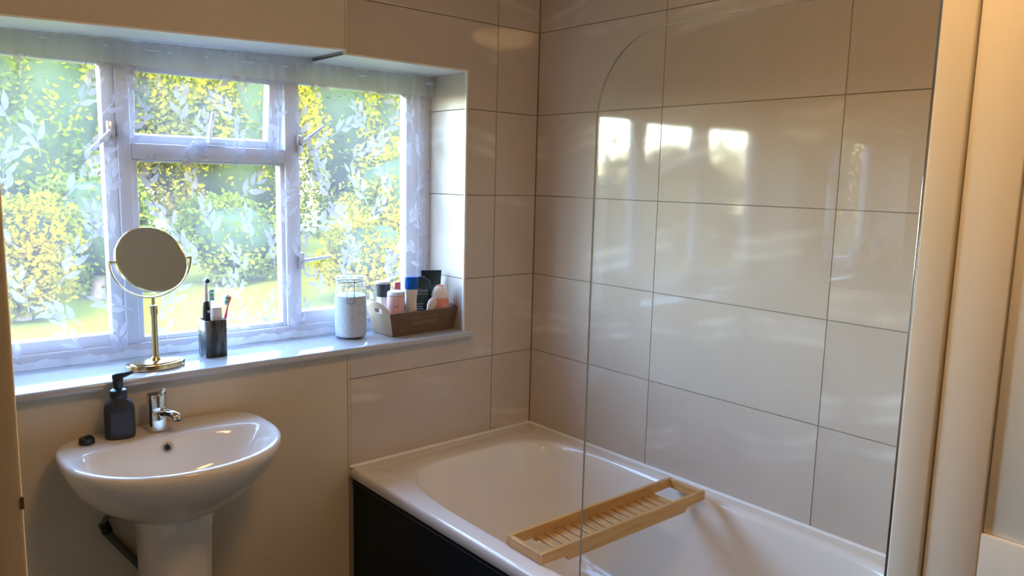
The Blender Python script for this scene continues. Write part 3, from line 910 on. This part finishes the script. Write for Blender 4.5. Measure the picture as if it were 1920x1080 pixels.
for s in (-1, 1):
    o = [cpt(s, -1, .001), cpt(s, 1, .001), cpt(s, 1, CH)]
    arch = [cpt(s, w, CH + .036 * (1 - abs(w) ** 2.2)) for w in (.86, .7, .5, .3, 0, -.3, -.5, -.7, -.86)]
    o = o + [(s * (L0 + (L1 - L0) * z / CH), y * 1.0, z) for (x, y, z) in arch] + [cpt(s, -1, CH)]
    hole = []
    for a in range(0, 360, 20):
        z = .086 + .0095 * math.sin(R(a)); y = .024 * math.copysign(abs(math.cos(R(a))) ** .6, math.cos(R(a)))
        hole.append((s * (L0 + (L1 - L0) * z / CH), y, z))
    panel('end_panel', o, (-s * CT, 0, 0), M['crate_end'] if s < 0 else M['crate'], [hole])
def text(s, size, m, parent, loc, rot, name='lettering', ex=.0002, shear=0):
    cu = bpy.data.curves.new(name, 'FONT')
    cu.body = s; cu.size = size; cu.align_x = 'CENTER'; cu.extrude = ex; cu.shear = shear
    o = bpy.data.objects.new('tmp', cu); COL.objects.link(o)
    me = bpy.data.meshes.new_from_object(o.evaluated_get(bpy.context.evaluated_depsgraph_get()))
    me.name = name
    bpy.data.objects.remove(o)
    me.materials.clear(); me.materials.append(m)
    return new_obj(name, me, parent, loc, rot)
ftilt = math.atan2(W1 - W0, CH)
def fy(z): return -(W0 + (W1 - W0) * z / CH) - .0004
text('GREENBERRY', .0185, M['printgold'], front, (.005, fy(.034), .034), (R(90) + ftilt, 0, 0))
bm = B()
for k in range(5):
    x = -.045 + .022 * k
    tube(bm, smooth_path([(x, fy(.058), .058), (x + .006, fy(.064), .064), (x + .010, fy(.057), .057), (x + .018, fy(.062), .062)], 4), .0006, 5)
fin(bm, 'script_print', M['printgold'], front)

def item(name, label, cat, x, y, rz=0):
    """things stand on the crate's bottom, in crate coordinates"""
    c, s = math.cos(R(2.5)), math.sin(R(2.5))
    return thing(name, label, cat, (CR.x + c * x - s * y, CR.y + s * x + c * y, SILL + .0055), R(rz))
def lz(prof, dz=0, k=1): return [(r, z + dz) for r, z in prof]

t = item('cream_pot', 'dark grey pot with a pale lid behind the pink pot', 'pot', -.104, .040, 0)
bm = B(); lathe(bm, [(.0125, 0), (.0135, .003), (.0135, .120), (.013, .122)], 28); fin(bm, 'stand_bottle', M['white'], t)
bm = B(); lathe(bm, [(.0215, .122), (.024, .124), (.0255, .152), (.0255, .168)], 28); fin(bm, 'pot_body', M['slate'], t)
bm = B(); lathe(bm, [(.0262, .168), (.0265, .170), (.0265, .175), (.024, .177), (.004, .177)], 28); fin(bm, 'lid', M['offwhite'], t)
t = item('pink_pot', 'pink cylindrical pot with pale lid and two dots in the crate', 'pot', -.091, -.021, -35)
bm = B(); lathe(bm, [(.0295, 0), (.031, .002), (.031, .132)], 36); pb = fin(bm, 'pot_body', M['pink'], t)
bm = B(); lathe(bm, [(.0300, .132), (.0300, .1335)], 36); fin(bm, 'lid_gap', M['slate'], t)
bm = B(); lathe(bm, [(.0312, .1335), (.0312, .141), (.0285, .147), (.020, .1495), (.004, .150)], 36); fin(bm, 'lid', mat('lid_lilac', (.68, .70, .80), .35), t)
for a, rr_ in ((-96, .0024), (-78, .0028)):
    bm = B(); lathe(bm, [(rr_, 0), (rr_ * .8, .0008)], 12); fin(bm, 'dot', M['slate'], pb, (.0311 * math.cos(R(a)), .0311 * math.sin(R(a)), .097), (R(90), 0, R(a + 90)))
t = item('slim_tube', 'slim red and navy tube behind the white roll-on', 'tube', -.052, .028, 0)
bm = B(); rings(bm, [supere(a, b, 2.5, z, 24) for a, b, z in ((.011, .009, 0), (.012, .010, .004), (.012, .010, .125))], True, True); fin(bm, 'tube_body', M['navyp'], t)
bm = B(); rings(bm, [supere(a, b, 2.5, z, 24) for a, b, z in ((.0118, .0098, .1255), (.0118, .0098, .168), (.010, .008, .171))], True, True); fin(bm, 'tube_cap', M['red'], t)
t = item('roll_on_deodorant', 'white and cream deodorant with a bright blue cap', 'deodorant', -.031, -.028, -30)
bm = B(); rings(bm, [supere(a, b, 2.6, z, 32) for a, b, z in ((.020, .014, 0), (.022, .0155, .004), (.0215, .015, .05), (.0185, .0135, .09), (.0185, .0135, .115), (.0215, .015, .138), (.0225, .0155, .150))], True, True); db = fin(bm, 'bottle_body', M['offwhite'], t)
bm = B(); rings(bm, [supere(a, b, 2.8, z, 32) for a, b, z in ((.0215, .0152, .1505), (.0235, .0165, .156), (.0245, .017, .190), (.0235, .016, .194), (.012, .008, .195))], True, True); fin(bm, 'cap', M['blue'], t)
bm = B()
prism(bm, [(-.021, .02), (-.012, .02), (-.0105, .09), (-.0175, .125), (-.020, .06)], -.0165, -.0120); fin(bm, 'label_print', M['lblue'], db, smooth=0)
t = item('body_wash_bottle', 'dark teal body wash bottle with pale lettering', 'bottle', .039, .010, -16)
bm = B(); rings(bm, [supere(a, b, 3, z, 36) for a, b, z in ((.030, .014, 0), (.033, .017, .004), (.036, .018, .06), (.037, .018, .12), (.0365, .0175, .158), (.033, .016, .172), (.022, .012, .1785))], True, True); wb = fin(bm, 'bottle_body', M['darkteal'], t, smooth=50)
bm = B(); rings(bm, [supere(a, b, 2.4, z, 28) for a, b, z in ((.018, .010, .179), (.017, .010, .184), (.008, .005, .187))], True, True); fin(bm, 'cap', M['darkteal'], t)
text('Dove', .017, M['printgrey'], wb, (0, -.0184, .132), (R(90), 0, 0), shear=.2)
text('MEN+CARE', .0075, M['printgrey'], wb, (0, -.0184, .122), (R(90), 0, 0))
for k in range(4):
    bm = B(); box(bm, (-.024, -.0188, .088 - .009 * k), (.004 - .004 * (k % 2), -.0176, .090 - .009 * k)); fin(bm, 'print_line', M['printgrey'], wb, smooth=0)
t = item('hair_gel_tube', 'black squeeze tube standing on its cap at the crate end', 'tube', .101, .031, -24)
bm = B(); rings(bm, [supere(a, b, 3, z, 32) for a, b, z in ((.022, .020, 0), (.023, .021, .003), (.023, .021, .03), (.024, .020, .033))], True, True); fin(bm, 'cap', M['slate'], t)
bm = B(); rings(bm, [supere(a, b, 2.4, z, 32) for a, b, z in ((.027, .022, .0335), (.031, .020, .08), (.036, .010, .16), (.0385, .0022, .196), (.0385, .0020, .203))], True, True); fin(bm, 'tube_body', M['darkteal'], t)
t = item('roll_on_bottle', 'peach roll-on bottle with a domed cream cap', 'bottle', .095, -.030, -14)
bm = B(); rings(bm, [supere(a, b, 2.3, z, 32) for a, b, z in ((.028, .018, 0), (.031, .020, .004), (.034, .022, .06), (.034, .0215, .095), (.031, .020, .108))], True, True); rb = fin(bm, 'bottle_body', M['peach'], t)
bm = B(); rings(bm, [supere(a, b, 2.2, z, 32) for a, b, z in ((.0315, .0205, .1085), (.0318, .0208, .118), (.029, .019, .134), (.0225, .015, .147), (.012, .008, .1535), (.003, .002, .155))], True, True); fin(bm, 'domed_cap', mat('cap_cream', (.82, .72, .60), .3), t)
bm = B(); rings(bm, [supere(a, b, 2.2, z, 24) for a, b, z in ((.017, .0113, .1515), (.012, .008, .1555), (.003, .002, .1570))], False, True); fin(bm, 'cap_top', M['peach'], t)
bm = B(); prism(bm, [(-.004, .045), (.022, .050), (.024, .085), (.0, .092)], -.0226, -.0195); fin(bm, 'label_print', mat('print_coral', (.85, .42, .36), .5), rb, smooth=0)
t = item('pebble_brush', 'small pale pink oval brush leaning at the crate front', 'brush', .020, -.028, -30)
t.rotation_euler = (0, R(20), R(-30))
t.location.z += .003
bm = B(); rings(bm, [supere(a, b, 2.1, z, 28) for a, b, z in ((.004, .003, .0), (.0075, .005, .01), (.0085, .006, .055), (.012, .0075, .072), (.0165, .009, .090), (.0155, .0085, .106), (.008, .005, .117), (.002, .002, .119))], True, True); fin(bm, 'brush_body', mat('blush_pink', (.80, .58, .50), .4), t)
bm = B(); rings(bm, [[(x, -.0085 - z_, y + .092) for x, y, z_ in circ(r, zz, 20, 0, 0, r * 1.5)] for r, zz in ((.0105, 0), (.0105, .003))], True, True); fin(bm, 'bristle_pad', M['offwhite'], t)

# ------------------------------------------------------------------ wall mirror (seen only as a reflection in the bath screen)
wm = thing('wall_mirror', 'frameless wall mirror reflected in the glass bath screen', 'mirror', (XL + .002, -1.05, 1.43))
bm = B(); box(bm, (0, -.44, -.32), (.006, .44, .32), .001, 1); fin(bm, 'mirror_glass', M['mirror'], wm)
bm = B()
for y in (-.3, .3):
    for z in (-.324, .316):
        box(bm, (.0, y - .012, z), (.010, y + .012, z + .008), .001, 1)
fin(bm, 'mirror_clips', M['chrome'], wm)

# ceiling lamp behind the camera
lamp = thing('ceiling_lamp', 'round warm ceiling lamp just inside the doorway', 'ceiling lamp', (-1.25, -1.70, CEIL))
bm = B(); lathe(bm, [(.20, -.001), (.205, -.012), (.205, -.022)], 40); fin(bm, 'lamp_base', M['white_paint'], lamp)
area = math.pi * .12 ** 2
lm = mat('lamp_glow', (.9, .85, .75), .5, emit=LAMP_COLOR, es=LAMP_POWER)
bm = B(); lathe(bm, [(.198, -.022), (.195, -.045), (.165, -.075), (.09, -.092), (.01, -.096)], 40); fin(bm, 'lamp_diffuser', lm, lamp)

# ------------------------------------------------------------------ garden
GZ = -.25
bm = B()
NXg = 60
gv = [[bm.verts.new((-40 + 80 * i / NXg, .31 + 60 * (j / NXg) ** 1.5, GZ + (.05 * math.sin(i * .7) * math.cos(j * .5) if j else 0))) for j in range(NXg + 1)] for i in range(NXg + 1)]
for i in range(NXg):
    for j in range(NXg):
        bm.faces.new((gv[i][j], gv[i + 1][j], gv[i + 1][j + 1], gv[i][j + 1]))
gr = fin(bm, 'ground_lawn', M['lawn'], smooth=80)
gr['kind'] = 'structure'

def crown_mesh(name, rx, ry, rz, n, leaf, seed, lumps=9):
    """leaves crowding the surface of several overlapping lumps"""
    rnd = random.Random(seed)
    L = [(0, 0, 0, 1.0)]
    for _ in range(lumps):
        a = rnd.uniform(0, 2 * math.pi); b = rnd.uniform(-.9, .9)
        L.append((math.cos(a) * .62 * math.sqrt(1 - b * b), math.sin(a) * .62 * math.sqrt(1 - b * b), b * .62, rnd.uniform(.35, .55)))
    vs, fs = [], []
    for _ in range(n):
        x, y, z, r = L[rnd.randrange(len(L))]
        v = Vector((rnd.gauss(0, 1), rnd.gauss(0, 1), rnd.gauss(0, 1))).normalized() * r * rnd.uniform(.72, 1.06) * (.85 if r == 1.0 else 1)
        p = Vector(((x + v.x) * rx, (y + v.y) * ry, (z + v.z) * rz))
        d = Vector((rnd.gauss(0, 1), rnd.gauss(0, 1), rnd.gauss(-.3, .7))).normalized()
        w = d.cross(Vector((rnd.gauss(0, 1), rnd.gauss(0, 1), rnd.gauss(0, 1)))).normalized()
        s = leaf * rnd.uniform(.6, 1.35)
        k = len(vs)
        vs += [p, p + d * s * .5 + w * s * .28, p + d * s, p + d * s * .5 - w * s * .28]
        fs.append((k, k + 1, k + 2, k + 3))
    me = bpy.data.meshes.new(name)
    me.from_pydata(vs, [], fs)
    return me

def plant(name, label, cat, loc, rx, ry, rz, n, leaf, m, seed, trunk=0, group=None):
    t = thing(name, label, cat, (loc[0], loc[1], GZ), 0, group)
    zc = trunk + rz * .92
    me = crown_mesh('foliage', rx, ry, rz, n, leaf, seed)
    me.materials.append(m)
    f = new_obj('foliage', me, t, (0, 0, zc)); f['kind'] = 'stuff'
    bm = B(); bmesh.ops.create_icosphere(bm, subdivisions=3, radius=1)  # added solid dark core, blocks the sky behind the leaves
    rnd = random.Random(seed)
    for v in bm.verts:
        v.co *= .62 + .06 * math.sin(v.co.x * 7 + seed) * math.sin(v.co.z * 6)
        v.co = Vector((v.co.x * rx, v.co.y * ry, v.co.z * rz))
    fin(bm, 'sky_block_core', mat('core_dark', (.02, .03, .012), 1, spec=.1) if 'core_dark' not in bpy.data.materials else bpy.data.materials['core_dark'], t, (0, 0, zc))
    bm = B(); tube(bm, [(0, 0, -.05), (.05, .03, zc * .5), (0, 0, zc)], [.05 + rz * .045, .04 + rz * .03, .02 + rz * .015], 10); fin(bm, 'trunk', M['bark'], t)
    return t

# tall trees closing the view: a nearer row and a farther row standing in its gaps
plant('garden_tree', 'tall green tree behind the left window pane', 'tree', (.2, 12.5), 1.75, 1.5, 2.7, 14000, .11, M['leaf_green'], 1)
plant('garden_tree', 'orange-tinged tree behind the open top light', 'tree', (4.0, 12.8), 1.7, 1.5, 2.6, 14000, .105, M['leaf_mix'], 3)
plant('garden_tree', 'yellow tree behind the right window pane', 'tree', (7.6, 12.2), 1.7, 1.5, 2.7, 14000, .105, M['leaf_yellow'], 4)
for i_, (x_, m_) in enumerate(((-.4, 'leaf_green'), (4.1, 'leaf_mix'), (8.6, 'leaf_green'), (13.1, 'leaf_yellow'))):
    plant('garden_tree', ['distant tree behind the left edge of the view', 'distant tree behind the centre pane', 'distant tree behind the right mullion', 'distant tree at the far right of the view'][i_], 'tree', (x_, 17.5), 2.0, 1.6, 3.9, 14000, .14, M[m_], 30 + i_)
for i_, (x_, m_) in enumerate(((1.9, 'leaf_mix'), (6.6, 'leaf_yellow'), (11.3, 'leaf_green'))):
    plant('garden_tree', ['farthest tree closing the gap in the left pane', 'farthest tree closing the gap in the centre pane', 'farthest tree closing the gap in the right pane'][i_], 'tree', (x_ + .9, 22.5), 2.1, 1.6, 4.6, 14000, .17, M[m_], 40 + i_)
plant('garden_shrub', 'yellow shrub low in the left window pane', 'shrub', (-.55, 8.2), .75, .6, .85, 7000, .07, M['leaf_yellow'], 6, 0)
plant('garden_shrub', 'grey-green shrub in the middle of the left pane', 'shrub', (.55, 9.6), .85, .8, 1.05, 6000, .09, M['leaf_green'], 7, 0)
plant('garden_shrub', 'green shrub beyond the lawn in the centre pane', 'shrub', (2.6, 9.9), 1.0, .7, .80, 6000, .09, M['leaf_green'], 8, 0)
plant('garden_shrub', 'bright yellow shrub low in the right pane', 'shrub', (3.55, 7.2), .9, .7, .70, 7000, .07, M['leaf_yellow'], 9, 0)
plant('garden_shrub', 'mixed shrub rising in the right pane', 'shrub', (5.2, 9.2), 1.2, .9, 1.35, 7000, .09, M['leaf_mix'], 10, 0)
# lower hedge away to the left, seen only in the tile reflections
for i, (x, y, h_) in enumerate(((-5.0, 11.5, 1.35), (-8.7, 9.9, 1.25), (-8.9, 6.9, 1.22), (-11.2, 4.2, 1.25), (-12.9, 8.6, 1.5), (-12.3, 1.5, 1.3), (-2.6, 21.5, 2.5))):
    plant('garden_hedge', ['hedge bush nearest the tall trees on the left boundary', 'hedge bush second from the tall trees on the boundary', 'hedge bush in the middle of the left boundary', 'hedge bush second nearest the house', 'hedge bush standing behind the left boundary row', 'hedge bush nearest the house on the left boundary', 'tall hedge bush behind the left tall tree'][i], 'hedge', (x, y), 1.55, 1.15, h_, 6500, .14, (M['leaf_yellow'], M['leaf_green'], M['leaf_mix'])[i % 3], 60 + i)
for i, (x, y, m_) in enumerate(((11.2, 7.0, 'leaf_yellow'), (15.2, 9.4, 'leaf_mix'), (14.8, 5.4, 'leaf_green'), (19.0, 7.6, 'leaf_yellow'))):
    plant('garden_tree', ['yellow tree out of view to the right, nearest the house', 'mixed tree out of view to the right', 'green tree out of view to the right', 'yellow tree farthest out of view to the right'][i], 'tree', (x, y), 1.75, 1.5, 2.6, 9000, .13, M[m_], 80 + i)
plant('garden_tree', 'green tree just out of view left of the panes', 'tree', (-3.3, 14.6), 1.7, 1.3, 2.4, 9000, .13, M['leaf_mix'], 90)
